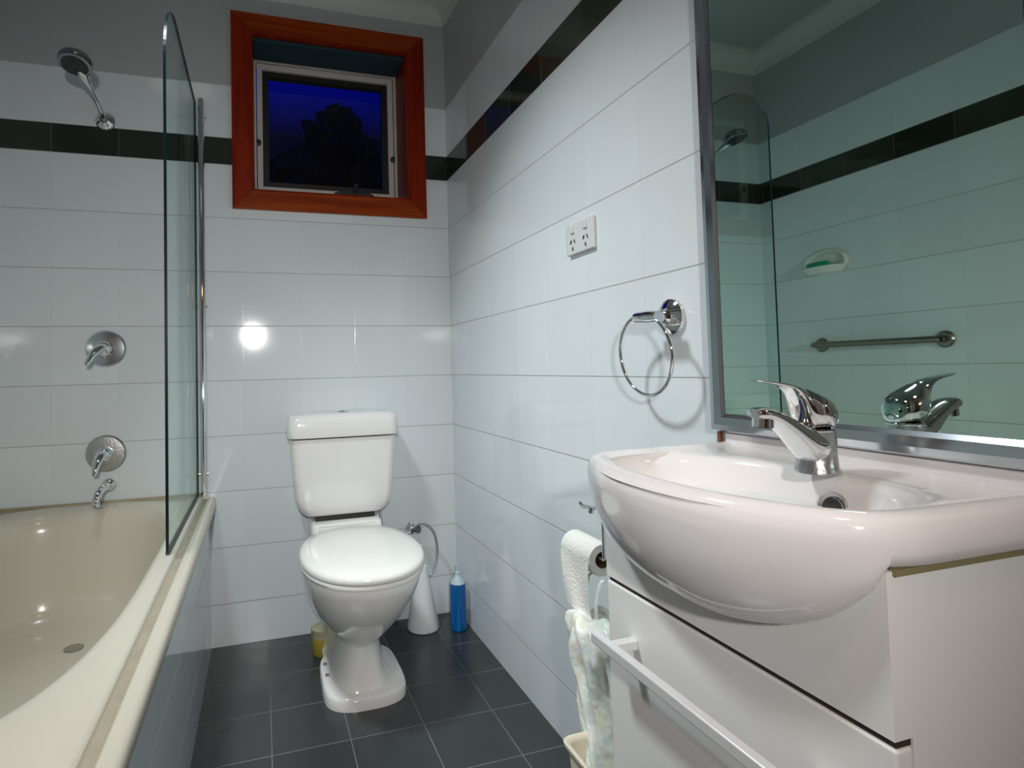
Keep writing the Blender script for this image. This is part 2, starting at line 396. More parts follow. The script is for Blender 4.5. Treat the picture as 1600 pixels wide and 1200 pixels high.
for i in range(34):
    cc = Vector((-4.5 + i * .28, 11.5 + rnd.random() * .5, .6 + 4.6 * rnd.random())); s = 1.0
    g = bmesh.ops.create_icosphere(hd, subdivisions=2, radius=s, matrix=Matrix.Translation(cc))
    for v in g['verts']: v.co += (v.co - cc).normalized() * .3 * noise.noise(v.co * 3)
h = obj('hedge', hd, m_tree); h['label'] = 'low dark hedge outside the window behind the dark tree'; h['category'] = 'hedge'

# ------------------------------------------------------------------ bathtub
BL = -1.53
bt = thing('bathtub', 'cream built-in bathtub with tiled apron along the left wall', 'bathtub', (-1.3, -.76, 0))
bm = B(); N = 160; cx, cy = -1.305, -.74; A, Bb, nn = .310, .690, 3.4
x0, x1, y0, y1 = XL + .001, -.950, BL, -.001
angs = sorted(set([2 * PI * i / N for i in range(N)] + [math.atan2(Y - cy, X - cx) % (2 * PI) for X in (x0, x1) for Y in (y0, y1)]))
def rect(a, z):
    c_, s_ = math.cos(a), math.sin(a)
    tt = min(((x1 if c_ > 0 else x0) - cx) / c_ if abs(c_) > 1e-9 else 9, ((y1 if s_ > 0 else y0) - cy) / s_ if abs(s_) > 1e-9 else 9)
    return (cx + c_ * tt, cy + s_ * tt, z)
def sup(a, k, z, dy=0, n2=nn):
    c_, s_ = math.cos(a), math.sin(a); aa, b_ = A * k, Bb * k + (k - 1) * .0
    r = (abs(c_ / aa) ** n2 + abs(s_ / b_) ** n2) ** (-1 / n2)
    return (cx + c_ * r, cy + s_ * r + dy, z)
rings = [[rect(a, .49) for a in angs], [rect(a, .539) for a in angs]]
def lerp3(p, q, t): return tuple(u + (v - u) * t for u, v in zip(p, q))
rings.append([lerp3(rect(a, .545), sup(a, 1.05, .545), .12) for a in angs])
for k, z, dy in ((1.05, .545, 0), (1.03, .544, 0), (1.01, .541, 0), (.99, .533, 0), (.972, .518, 0), (.955, .48, 0), (.93, .38, .01), (.90, .30, .02), (.87, .245, .035), (.83, .212, .04), (.77, .196, .045), (.6, .190, .05), (.3, .187, .05), (.02, .186, .05)):
    rings.append([sup(a, k, z, dy) for a in angs])
loft(bm, rings, False, True); obj('shell', bm, m_bath, bt, ang=60)
bm = B(); prof = [(-.955, .49), (-.916, .49), (-.906, .500), (-.905, .522), (-.909, .531), (-.917, .535), (-.930, .535), (-.934, .530), (-.936, .5275), (-.947, .5275), (-.949, .531), (-.9505, .540), (-.955, .540)]
loft(bm, [[(x, y, z) for x, z in prof] for y in (-.001, BL)]); obj('outer_lip', bm, m_lip, bt, ang=50)
bm = B(); box(bm, -.947, -.9355, BL, -.002, .527, .5285); obj('groove_strip', bm, m_groove, bt, smooth=False)  # darker strip lying in the groove of the lip
m_apron = tile_wall('white_apron_tile', 1, -.10, grout=(.62, .64, .64))
bm = B(); box(bm, -.965, -.925, BL - .05, 0, 0, .49); box(bm, XL + .002, -.925, BL - .05, BL, 0, .53); obj('apron', bm, m_apron, bt, smooth=False)
bm = B(); lathe(bm, [(.0, 0), (.024, 0), (.026, .003), (.018, .005), (.0, .004)], (-1.275, -.30, .190), n=28); obj('drain', bm, m_chrome_dull, bt)
bm = B(); tube(bm, [(-.955, -.0052, .5462), (XL + .0056, -.0052, .5462), (XL + .0056, BL + .004, .5462)], .0045, 8); obj('silicone_bead', bm, m_silicone, bt)

# ------------------------------------------------------------------ glass shower screen
sc = thing('shower_screen', 'clear glass shower screen with rounded top corner standing on the bath edge', 'shower screen', (-.965, -.35, .547))
ys, yn, zb, zt_, r = -.020, -.715, .552, 1.965, .20
out = [(ys, zb), (ys, zt_)] + [(yn + r - r * math.sin(a), zt_ - r + r * math.cos(a)) for a in (PI / 2 * i / 20 for i in range(21))] + [(yn, zb)]
bm = B(); T = .0035
Fa = [bm.verts.new((-.965 - T, y, z)) for y, z in out]; Fb = [bm.verts.new((-.965 + T, y, z)) for y, z in out]
bm.faces.new(Fa); bm.faces.new(Fb)
for i in range(len(out)):
    f = bm.faces.new((Fa[i], Fa[(i + 1) % len(out)], Fb[(i + 1) % len(out)], Fb[i])); f.material_index = 1
obj('glass_pane', bm, [m_glass, m_gedge], sc, smooth=False)
bm = B(); tube(bm, [(-.945, -.014, .546), (-.945, -.014, 1.978), (-.945, -.014, 1.984)], [.0115, .0115, .007], 20); obj('pivot_tube', bm, m_chrome, sc)
for z in (1.91, 1.22, .62): obj('pivot_screw', tube(B(), [(-.962, -.016, z), (-.928, -.016, z)], .005, 10), m_chrome, sc)
obj('bottom_seal', box(B(), -.970, -.960, yn + .005, ys, .5455, .5525), m_dark, sc, smooth=False)

# ------------------------------------------------------------------ shower rose and bath mixers
sh = thing('wall_shower', 'chrome shower rose on a bent arm above the bath', 'shower head', (-1.258, 0, 1.877))
bm = B(); lathe(bm, [(.034, 0), (.034, .004), (.030, .012), (.018, .020), (.014, .024)], (-1.258, -.001, 1.872), (0, -1, 0)); obj('wall_flange', bm, m_chrome, sh)
hc = Vector((-1.284, -.250, 1.950))
bm = B(); tube(bm, smoothcurve([(-1.258, -.02, 1.872), (-1.258, -.05, 1.880), (-1.262, -.10, 1.900), (-1.267, -.165, 1.916), (-1.271, -.200, 1.928)], 6), [.0085] * 25, 14); obj('arm', bm, m_chrome, sh)
ax = Vector((-.10, -.30, -1)).normalized()
bm = B(); tube(bm, [(-1.269, -.185, 1.922), (-1.274, -.212, 1.932), (-1.278, -.230, 1.944)], [.013, .015, .013], 16); obj('swivel', bm, m_chrome, sh)
bm = B(); lathe(bm, [(.0, -.030), (.020, -.030), (.038, -.022), (.047, -.010), (.049, .004), (.046, .010), (.040, .012), (.0, .012)], hc, ax, 40); rose = obj('rose', bm, m_dkchrome, sh)
bm = B()
lathe(bm, [(.0, .0125), (.038, .0125), (.038, .0135), (.0, .0135)], hc, ax, 36)
u, v = frame_of(ax)
for q, rr in ((6, .012), (12, .022), (18, .032)):
    for i in range(q):
        p = hc + (u * math.cos(2 * PI * i / q) + v * math.sin(2 * PI * i / q)) * rr; tube(bm, [p + ax * .0135, p + ax * .0155], .0016, 6)
obj('spray_face', bm, m_dark, rose)

def bath_mixer(z, label, dx):
    t_ = thing('bath_mixer', label, 'tap', (-1.258, 0, z), 'wall mixers above the bath')
    bm = B(); lathe(bm, [(.0, 0), (.061, 0), (.063, .004), (.058, .010), (.030, .013), (.0, .013)], (-1.258, -.0005, z), (0, -1, 0), 48); obj('wall_plate', bm, m_chrome_dull if dx == 0 else m_frame, t_)
    bm = B(); lathe(bm, [(.026, .010), (.026, .034), (.024, .046), (.016, .054), (.0, .056)], (-1.258, -.0, z), (0, -1, 0), 32); obj('cartridge', bm, m_chrome, t_)
    bm = B(); P = smoothcurve([(-1.258, -.040, z + .004), (-1.262 + dx * .2, -.066, z - .002), (-1.266 + dx * .6, -.092, z - .026), (-1.270 + dx, -.112, z - .058)], 6)
    tube(bm, P, [.021, .021, .020, .0195, .019, .018, .017, .016, .0155, .015, .0145, .0135, .0125, .0115, .0105, .0095, .0085, .0075, .006][:len(P)], 20, flat=.75); obj('lever', bm, m_chrome, t_)
bath_mixer(1.072, 'round chrome wall mixer with lever, midway up above the bath, upper of two', -.022)
bath_mixer(.712, 'round chrome wall mixer with lever just above the bath spout, lower of two', 0)
sp = thing('bath_spout', 'small chrome swan-neck bath spout under the lower wall mixer', 'spout', (-1.25, 0, .60))
bm = B(); lathe(bm, [(.0, 0), (.020, 0), (.024, .004), (.021, .014), (.014, .020), (.0, .021)], (-1.248, -.0005, .604), (0, -1, 0), 32); obj('flange', bm, m_chrome, sp)
bm = B(); P = smoothcurve([(-1.248, -.01, .604), (-1.250, -.06, .606), (-1.256, -.10, .600), (-1.260, -.118, .580), (-1.262, -.122, .556)], 6); tube(bm, P, [.0125] * (len(P) - 4) + [.0125, .013, .0145, .0145], 18); obj('neck', bm, m_chrome, sp)

# ------------------------------------------------------------------ soap dish and grab rail on the left wall
sd = thing('soap_dish', 'white oval soap dish on the left wall, seen in the mirror', 'soap dish', (XL, -.335, 1.385))
def oval(cy_, cz, ry, rz, x, n=48): return [(x, cy_ + ry * math.cos(2 * PI * i / n), cz + rz * math.sin(2 * PI * i / n)) for i in range(n)]
bm = B(); loft(bm, [oval(-.335, 1.400, .100, .056, XL), oval(-.335, 1.400, .100, .056, XL + .010), oval(-.335, 1.400, .094, .050, XL + .016), oval(-.335, 1.402, .082, .040, XL + .012), oval(-.335, 1.403, .070, .032, XL + .003)], True, True); obj('back_plate', bm, m_ceramic, sd)
bm = B(); nn_ = 33
def dish(s, z, xo): return [(XL + .004 + xo * s * max(0, math.sin(PI * i / (nn_ - 1))) ** .7, -.335 - .092 * s * math.cos(PI * i / (nn_ - 1)), z) for i in range(nn_)]
loft(bm, [dish(.80, 1.350, .06), dish(1.0, 1.372, .07), dish(1.0, 1.378, .07), dish(.9, 1.374, .07), dish(.7, 1.364, .06)], True, True); obj('tray', bm, m_ceramic, sd)
bm = B(); loft(bm, [[(XL + .032 + .020 * k * math.sin(2 * PI * i / 32), -.318 + .052 * k * math.cos(2 * PI * i / 32), z) for i in range(32)] for k, z in ((.8, 1.374), (1, 1.380), (1, 1.396), (.85, 1.402))])
o = obj('soap_bar', bm, m_soap); o['label'] = 'green bar of soap lying in the white wall dish'; o['category'] = 'soap'
gb = thing('grab_rail', 'short dull steel grab rail on the left wall, seen in the mirror', 'grab rail', (XL, -.54, 1.04))
bm = B(); P = smoothcurve([(XL + .002, -.295, 1.040), (XL + .035, -.297, 1.040), (XL + .045, -.312, 1.040), (XL + .045, -.54, 1.040), (XL + .045, -.760, 1.040), (XL + .035, -.776, 1.040), (XL + .002, -.778, 1.040)], 5); tube(bm, P, .0125, 18); obj('bar', bm, m_brass, gb)
for y in (-.295, -.778):
    bm = B(); lathe(bm, [(.0, 0), (.030, 0), (.031, .006), (.026, .012), (.014, .014)], (XL, y, 1.040), (1, 0, 0), 32); obj('end_flange', bm, m_brass, gb)

# ------------------------------------------------------------------ toilet
to = thing('toilet', 'white close-coupled toilet with lid down below the window', 'toilet', (-.46, -.36, 0))
CX = -.462
def srect(xh0, y0, y1, z, rad, n=10, cx_=CX, xh=None):
    """rounded rectangle ring"""
    x0_, x1_ = cx_ - xh0, cx_ + xh0; pts = []
    for (px, py, a0) in ((x1_ - rad, y1 - rad, 0), (x0_ + rad, y1 - rad, PI / 2), (x0_ + rad, y0 + rad, PI), (x1_ - rad, y0 + rad, 3 * PI / 2)):
        for i in range(n + 1):
            a = a0 + PI / 2 * i / n; pts.append((px + rad * math.cos(a), py + rad * math.sin(a), z))
    return pts
bm = B(); rings = []
for z, hw, yf, rd in ((.462, .128, -.135, .02), (.466, .138, -.150, .03), (.478, .152, -.160, .034), (.50, .166, -.166, .036), (.53, .174, -.168, .036), (.60, .180, -.170, .036), (.68, .186, -.172, .036), (.738, .190, -.174, .036)):
    rings.append(srect(hw, yf, -.004, z, min(rd, .034)))
loft(bm, rings); obj('cistern', bm, m_ceramic, to, ang=50)
bm = B(); rings = []
for z, hw, yf, rd in ((.742, .190, -.174, .034), (.744, .198, -.182, .036), (.752, .200, -.184, .036), (.800, .196, -.181, .036), (.816, .190, -.176, .036), (.823, .175, -.160, .036), (.825, .12, -.12, .036)):
    rings.append(srect(hw, yf, -.003, z, rd))
loft(bm, rings); lid_c = obj('cistern_lid', bm, m_ceramic, to, ang=50)
bm = B(); lathe(bm, [(.0, 0), (.026, 0), (.027, .004), (.022, .008), (.0, .008)], (CX, -.09, .823), n=32); obj('flush_button', bm, m_chrome, lid_c)
bm = B(); box(bm, CX - .105, CX + .105, -.150, -.02, .448, .466); obj('cistern_gasket', bm, m_blackrub, to, smooth=False)
# pan: loft of horizontal sections
def pan_ring(z, hw, yb, yf, sq=2.3, wy=.5, n=56):
    """egg section: widest at wy between back and front"""
    pts = []; yw = yb + (yf - yb) * wy
    for i in range(n):
        a = 2 * PI * i / n; c_, s_ = math.cos(a), math.sin(a)
        x = abs(c_) ** (2 / sq) * (1 if c_ > 0 else -1); y = abs(s_) ** (2 / sq) * (1 if s_ > 0 else -1)
        ry = (yb - yw) if s_ > 0 else (yw - yf)
        pts.append((CX + hw * x, yw + ry * y, z))
    return pts
bm = B()
def foot_ring(z, k, d=0.0, n=56):
    # plan of the foot: narrow at the wall, stepping out to a broad rounded toe
    prof = [(-.02, .072), (-.12, .074), (-.20, .080), (-.245, .092), (-.275, .112), (-.31, .121), (-.38, .124), (-.46, .124), (-.505, .116), (-.535, .092), (-.552, .052), (-.556, .0)]
    half = smoothcurve([(w_, y_, 0) for y_, w_ in prof], 3)
    P = [(CX + .008 + v.x * k, v.y + d * min(1, max(0, (-v.y - .2) / .3)), z) for v in half]
    Q = [(2 * (CX + .008) - p[0], p[1], z) for p in P[::-1][1:]]
    return P[:-1] + [P[-1]] + Q
bm = B()
fr_ = [foot_ring(0, 1.0), foot_ring(.026, 1.0), foot_ring(.033, .975, .004), foot_ring(.036, .94, .010)]
loft(bm, fr_); obj('foot', bm, m_ceramic, to, ang=60)
bm = B()
secs = [(.028, .096, -.02, -.530, 3.6, .5), (.040, .090, -.02, -.522, 3.4, .5), (.07, .080, -.02, -.514, 3.0, .5), (.12, .073, -.02, -.506, 2.8, .5), (.150, .071, -.02, -.502, 2.6, .5),
        (.163, .074, -.03, -.506, 2.4, .5), (.172, .086, -.04, -.524, 2.2, .5), (.186, .098, -.05, -.546, 2.15, .5), (.22, .120, -.06, -.590, 2.1, .55), (.27, .145, -.08, -.642, 2.1, .58), (.32, .163, -.09, -.684, 2.1, .6), (.37, .174, -.10, -.714, 2.1, .6), (.398, .177, -.10, -.722, 2.1, .6), (.402, .172, -.10, -.718, 2.1, .6)]
loft(bm, [pan_ring(*q) for q in secs]); obj('pan', bm, m_ceramic, to, ang=70)
bm = B(); loft(bm, [srect(hw, yf, -.012, z, .02) for z, hw, yf in ((.20, .06, -.12), (.28, .09, -.18), (.36, .118, -.21), (.40, .122, -.22), (.440, .122, -.21), (.447, .118, -.20))]); obj('pan_shelf', bm, m_ceramic, to, ang=50)
def seat_ring(k, z, yb=-.205, yf=-.742, hw=.181): return pan_ring(z, hw * k, -.46 + (yb + .46) * k, -.46 + (yf + .46) * k, 2.15, .52, 64)
bm = B(); loft(bm, [seat_ring(k, z) for k, z in ((.97, .404), (.995, .406), (1.0, .412), (.995, .417), (.96, .419))]); obj('seat', bm, m_plastic, to, ang=60)
bm = B(); loft(bm, [seat_ring(k, z) for k, z in ((.96, .421), (1.0, .422), (1.006, .428), (.998, .436), (.96, .442), (.80, .447), (.4, .449), (.05, .449))]); ld = obj('lid', bm, m_plastic, to, ang=60)
bm = B()
for s in (-1, 1): tube(bm, [(CX + s * .05, -.212, .428), (CX + s * .095, -.212, .428)], .013, 14)
box(bm, CX - .10, CX + .10, -.235, -.21, .422, .444); obj('hinge', bm, m_plastic, ld, bevel=.003)
for x, y, in ((-.098, -.285), (-.098, -.355)):
    bm = B(); lathe(bm, [(.0, 0), (.0065, 0), (.0065, .004), (.0, .005)], (CX + x, y - .04, .036), n=12); obj('floor_screw', bm, m_hose, to)

# water stop valve and hose
vl = thing('stop_valve', 'chrome stop valve on the wall behind the toilet seat', 'valve', (-.178, 0, .345))
bm = B(); lathe(bm, [(.0, 0), (.022, 0), (.022, .004), (.010, .008), (.010, .028), (.013, .030), (.013, .046), (.0, .048)], (-.186, -.0005, .352), (0, -1, 0), 24); tube(bm, [(-.186, -.038, .352), (-.212, -.040, .342), (-.222, -.041, .338)], [.008, .008, .011], 12); obj('valve_body', bm, m_chrome, vl)
bm = B(); tube(bm, [(-.186, -.040, .352), (-.178, -.06, .358), (-.172, -.068, .361)], [.009, .012, .015], 12); obj('valve_handle', bm, m_brass, vl)
bm = B(); tube(bm, smoothcurve([(-.182, -.046, .36), (-.150, -.06, .380), (-.112, -.07, .345), (-.100, -.075, .27), (-.125, -.09, .20), (-.19, -.11, .165), (-.27, -.12, .19), (-.31, -.11, .30), (-.32, -.08, .42), (-.32, -.06, .47)], 8), .0045, 10); obj('water_hose', bm, m_hose, vl)

# jar, brush holder, spray bottle
jr = thing('yellow_jar', 'small round jar with yellow contents on the floor left of the toilet foot', 'jar', (-.545, -.165, 0))
bm = B(); lathe(bm, [(.0, 0), (.034, 0), (.036, .004), (.0385, .055), (.0385, .058), (.0, .058)], (-.550, -.170, .001), n=32); obj('contents', bm, m_yel, jr)
bm = B(); lathe(bm, [(.0385, .058), (.040, .064), (.040, .080), (.041, .082), (.041, .090), (.036, .092), (.0, .092)], (-.550, -.170, .001), n=32); obj('lid', bm, m_jar, jr)
bh = thing('toilet_brush_holder', 'white tapered toilet brush holder standing right of the toilet', 'brush holder', (-.165, -.085, 0))
bm = B(); lathe(bm, [(.0, 0), (.056, 0), (.060, .004), (.060, .012), (.034, .150), (.024, .200), (.019, .225), (.018, .232), (.010, .236)], (-.170, -.100, 0), n=40); obj('holder', bm, m_cone, bh)
bm = B(); tube(bm, [(-.170, -.100, .225), (-.172, -.100, .300), (-.172, -.100, .312)], [.007, .006, .004], 12); obj('brush_handle', bm, m_cone, bh)
bo = thing('cleaner_bottle', 'tall blue toilet cleaner bottle with pale cap in the floor corner', 'bottle', (-.046, -.14, 0))
bm = B(); lathe(bm, [(.0, 0), (.026, 0), (.030, .005), (.030, .150), (.029, .172), (.0, .173)], (-.048, -.155, 0), n=32); obj('bottle_body', bm, m_blue, bo)
bm = B(); lathe(bm, [(.0285, .172), (.026, .180), (.014, .194), (.010, .200), (.010, .212), (.005, .216), (.004, .240), (.0, .241)], (-.048, -.155, 0), n=28); obj('bottle_cap', bm, m_bcap, bo)

# ------------------------------------------------------------------ right wall: power point, towel ring
gp = thing('power_point', 'cream double power point on the right wall', 'power outlet', (0, -1.028, 1.285))
bm = B(); box(bm, -.010, 0, -1.088, -.970, 1.248, 1.325); obj('plate', bm, m_gpo, gp, bevel=.003)
for y in (-1.058, -1.0):
    bm = B(); box(bm, -.014, -.008, y - .008, y + .008, 1.300, 1.318); obj('rocker_switch', bm, m_gpo, gp, bevel=.001)
    bm = B()
    for dy, dz, s in ((-.008, .004, .5), (.008, .004, -.5), (0, -.014, 0)): tube(bm, [(-.0115, y + dy - s * .004, 1.276 + dz - .004), (-.0115, y + dy + s * .004, 1.276 + dz + .004)], .0016, 6)
    obj('socket_slots', bm, m_dark, gp)
tg = thing('towel_ring', 'chrome towel ring on the right wall beside the mirror', 'towel ring', (0, -1.33, 1.06))
bm = B(); lathe(bm, [(.0, 0), (.033, 0), (.035, .003), (.034, .008), (.026, .014), (.016, .018), (.013, .024), (.0, .025)], (0, -1.335, 1.064), (-1, 0, 0), 40); obj('wall_rose', bm, m_chrome, tg)
bm = B(); tube(bm, [(-.015, -1.335, 1.064), (-.040, -1.335, 1.064), (-.050, -1.333, 1.064)], [.010, .012, .013], 18); tube(bm, [(-.050, -1.358, 1.063), (-.050, -1.335, 1.064), (-.050, -1.295, 1.066)], [.011, .013, .011], 18); obj('ring_holder', bm, m_chrome, tg)
bm = B(); R_ = .076; n_ = 72; oc = Vector((-.050, -1.314, .994))
pts = [oc + Vector((-.006 * math.cos(2 * PI * i / n_), math.sin(2 * PI * i / n_) * R_, math.cos(2 * PI * i / n_) * R_)) for i in range(n_)]
rgs = []
for i, p in enumerate(pts):
    d = (p - oc).normalized(); rgs.append([p + (d * math.cos(a) + Vector((1, 0, 0)) * math.sin(a)) * .0036 for a in (2 * PI * k / 12 for k in range(12))])
loft(bm, rgs + [rgs[0]], False, False); obj('ring', bm, m_chrome, tg)

# ------------------------------------------------------------------ mirror
mr = thing('wall_mirror', 'large wall mirror in a slim chrome frame above the basin', 'mirror', (0, -1.65, .863))
MY0, MY1, MZ0, MZ1, fw = -1.913, -1.445, .863, 1.90, .030
bm = B()
def mring(x, ins): return [(x, MY0 + ins, MZ0 + ins), (x, MY1 - ins, MZ0 + ins), (x, MY1 - ins, MZ1 - ins), (x, MY0 + ins, MZ1 - ins)]
loft(bm, [mring(0, 0), mring(-.018, 0), mring(-.024, .003), mring(-.026, .012), mring(-.024, .024), mring(-.0205, fw)], False, False); obj('frame', bm, m_frame, mr, ang=20)
bm = B(); box(bm, -.020, -.014, MY0 + fw - .002, MY1 - fw + .002, MZ0 + fw - .002, MZ1 - fw + .002); obj('mirror_glass', bm, m_mirror, mr, smooth=False)
bm = B(); box(bm, -.006, 0, -1.447, -1.441, .838, .864); obj('bracket', bm, mat('brown_bracket', (.20, .07, .03), .6), mr, smooth=False)  # small brown piece below the mirror's corner

# ------------------------------------------------------------------ vanity cabinet
CY0, CY1, CF, CT = -1.888, -1.474, -.250, .800
vn = thing('vanity_cabinet', 'white vanity cabinet with long bar handle under the basin', 'cabinet', (-.125, -1.68, 0))
bm = B(); loft(bm, [[(x, y, z) for x, z in ((-.229, .10), (-.229, .662), (CF, .662), (CF, CT), (-.002, CT), (-.002, .10))] for y in (CY0, CY1)]); obj('carcass', bm, m_cab, vn, smooth=False)
obj('plinth', box(B(), -.19, -.002, CY0 + .01, CY1 - .01, 0, .10), m_cab, vn, smooth=False)
obj('shadow_gap', box(B(), -.246, -.229, CY0 + .002, CY1 - .002, .655, .662), m_gap, vn, smooth=False)
dw = obj('drawer', box(B(), CF, -.231, CY0 - .001, CY1, .300, .655), m_cab, vn, bevel=.0025, smooth=False)
bm = B(); box(bm, -.297, -.284, -1.862, -1.500, .581, .596); obj('bar_handle', bm, m_handle, dw, bevel=.002)
for y in (-1.545, -1.831): obj('handle_post', box(B(), -.285, CF, y, y + .014, .582, .595), m_handle, dw, bevel=.001)
dw2 = obj('drawer', box(B(), CF, -.231, CY0 - .001, CY1, .100, .294), m_cab, vn, bevel=.0025, smooth=False)

# ------------------------------------------------------------------ basin
bs = thing('wash_basin', 'white semi-recessed ceramic basin on the vanity cabinet', 'basin', (-.17, -1.68, .80))
bcx, bcy = -.195, -1.680
# outer outline of the rim, anticlockwise, dense polyline
def outline():
    P = []
    yl, yr = -1.462, -1.902
    P += [(0 - .002, yr), (-.10, yr), (-.20, yr - .000), (-.235, yr + .004), (-.262, yr + .016)]
    P += [(-.286, yr + .042), (-.306, yr + .078), (-.324, yr + .125), (-.334, yr + .18), (-.336, yr + .235), (-.330, yr + .29), (-.318, yr + .34)]
    P += [(-.302, yl - .060), (-.290, yl - .034), (-.272, yl - .015), (-.245, yl - .004), (-.20, yl), (-.10, yl), (-.002, yl)]
    Q = [P[0], P[1]] + [(v.x, v.y) for v in smoothcurve([(a, b, 0) for a, b in P[1:-1]], 6)][1:] + [P[-1]]
    return Q
OUT = outline()
def ray_out(a):
    d = (math.cos(a), math.sin(a)); best = 9
    n_ = len(OUT)
    for i in range(n_):
        x1_, y1_ = OUT[i]; x2, y2 = OUT[(i + 1) % n_]; ex, ey = x2 - x1_, y2 - y1_
        den = d[0] * ey - d[1] * ex
        if abs(den) < 1e-12: continue
        tt = ((x1_ - bcx) * ey - (y1_ - bcy) * ex) / den; s = ((x1_ - bcx) * d[1] - (y1_ - bcy) * d[0]) / den
        if tt > 0 and -1e-6 <= s <= 1 + 1e-6: best = min(best, tt)
    return best
angs = sorted(set([2 * PI * i / 180 for i in range(180)] + [math.atan2(y - bcy, x - bcx) % (2 * PI) for x, y in (OUT[0], OUT[-1])]))
RO = [ray_out(a) for a in angs]
def oring(ins, z):
    rs = []
    for a, r0 in zip(angs, RO):
        x, y = bcx + math.cos(a) * r0, bcy + math.sin(a) * r0
        # inset: not on the wall side
        k = max(0, 1 - ins / r0); xx, yy = bcx + (x - bcx) * k, bcy + (y - bcy) * k
        if x > -.004: xx = x
        rs.append((xx, yy, z))
    return rs
def ering(k, z, n2=2.2, ax_=.128, ay=.185, ox=.0):
    rs = []
    for a in angs:
        c_, s_ = math.cos(a), math.sin(a); rr = ((abs(c_) / (ax_ * k)) ** n2 + (abs(s_) / (ay * k)) ** n2) ** (-1 / n2)
        rs.append((bcx - .012 + ox + c_ * rr, bcy + s_ * rr, z))
    return rs
def blend(r1, r2, t_, z): return [(a[0] + (b[0] - a[0]) * t_, a[1] + (b[1] - a[1]) * t_, z) for a, b in zip(r1, r2)]
e1 = ering(1.02, .838)
rings = [oring(.03, .800), oring(.012, .801), oring(.004, .806), oring(0, .816), oring(.0, .830), oring(.003, .840), oring(.010, .8465), oring(.018, .848), oring(.026, .8465), oring(.036, .8435)]
rings += [blend(oring(.040, 0), e1, t_, z) for t_, z in ((.15, .8425), (.5, .8415), (.85, .840))]
rings += [ering(1.02, .8385), ering(.99, .836), ering(.965, .830), ering(.94, .818), ering(.90, .795), ering(.84, .768), ering(.74, .745), ering(.58, .730), ering(.38, .723), ering(.15, .720, ox=.01), ering(.10, .712, ox=.01)]
bm = B(); loft(bm, rings, False, True)
rim = obj('bowl', bm, m_basin, bs, ang=70)
obj('upstand', box(B(), -.013, -.001, -1.900, -1.464, .838, .861), m_basin, bs, bevel=.003)
bm = B(); box(bm, -.243, -.004, CY0 - .0035, CY0 + .002, .7965, .802); obj('olive_rim_strip', bm, mat('olive_rim_strip', (.22, .19, .09), .6), bs, smooth=False)  # thin dark olive strip below the rim on the near side
# underside of the bulging front, meeting the cabinet front in an arc
arc = [(-1.474, .806), (-1.483, .774), (-1.500, .748), (-1.528, .728), (-1.570, .713), (-1.620, .704), (-1.676, .701), (-1.733, .704), (-1.789, .719), (-1.831, .740), (-1.856, .760), (-1.880, .786), (-1.888, .806)]
arcs = [(v.x, v.y) for v in smoothcurve([(a, b, 0) for a, b in arc], 6)]
fr = [(x, y) for x, y in OUT if x < -.249][::-1]
def resamp(P, m):
    L = [0]
    for a, b in zip(P, P[1:]): L.append(L[-1] + math.dist(a, b))
    o = []
    for i in range(m):
        s = L[-1] * i / (m - 1); j = max(k for k in range(len(L)) if L[k] <= s + 1e-12); j = min(j, len(P) - 2)
        f = (s - L[j]) / max(L[j + 1] - L[j], 1e-9); o.append(tuple(u + (v - u) * f for u, v in zip(P[j], P[j + 1])))
    return o
m_ = 60; fo = resamp(fr, m_); ao = resamp(arcs, m_)
bm = B(); cols = []
for (x, y), (ya, za) in zip(fo, ao):
    d = Vector((x - bcx, y - bcy)).normalized(); x0_, y0_ = x + d.x * .0012, y + d.y * .0012
    p0 = Vector((x0_, y0_, .826)); p3 = Vector((-.2495, ya, za)); h = .826 - za
    inn = (p3 - p0); p1 = p0 + Vector((inn.x * .06, inn.y * .06, -h * .55)); p2 = p3 + Vector((-.6 * (p3.x - p0.x) , -.45 * inn.y, h * .0 - .004))
    c_ = bez([p0, p1, p2, p3], 14)
    cols.append([Vector((x - d.x * .0015, y - d.y * .0015, .8375)), Vector((x0_ - d.x * .0008, y0_ - d.y * .0008, .832))] + c_)
loft(bm, list(map(list, zip(*cols))), False, False, closed=False); bmesh.ops.solidify(bm, geom=bm.faces[:], thickness=0.004)
obj('front_apron', bm, m_basin, bs, ang=60)
bm = B(); P = [Vector((-.2525, ya + (-.004 if ya > -1.68 else .004) * 0, za - .001)) for ya, za in ao[10:-16]]; tube(bm, P, [.0005] + [.0022] * (len(P) - 2) + [.0005], 8); obj('sealant_bead', bm, m_basin, bs)
bm = B(); lathe(bm, [(.0, -.004), (.012, -.004), (.014, .002), (.018, .004), (.019, .001), (.019, -.003)], (-.0935, -1.717, .800), (-.976, 0, .22), 32); ov = obj('overflow_ring', bm, m_chrome_dull, bs)
bm = B(); lathe(bm, [(.0, .0), (.0125, .0), (.0125, .0008), (.0, .0008)], (-.0965, -1.717, .8005), (-.976, 0, .22), 24); obj('overflow_hole', bm, m_dark, ov)
bm = B(); lathe(bm, [(.0, .0), (.022, .0), (.024, .002), (.016, .004), (.0, .003)], (bcx + .0, bcy, .7185), n=28); obj('waste', bm, m_chrome, bs)

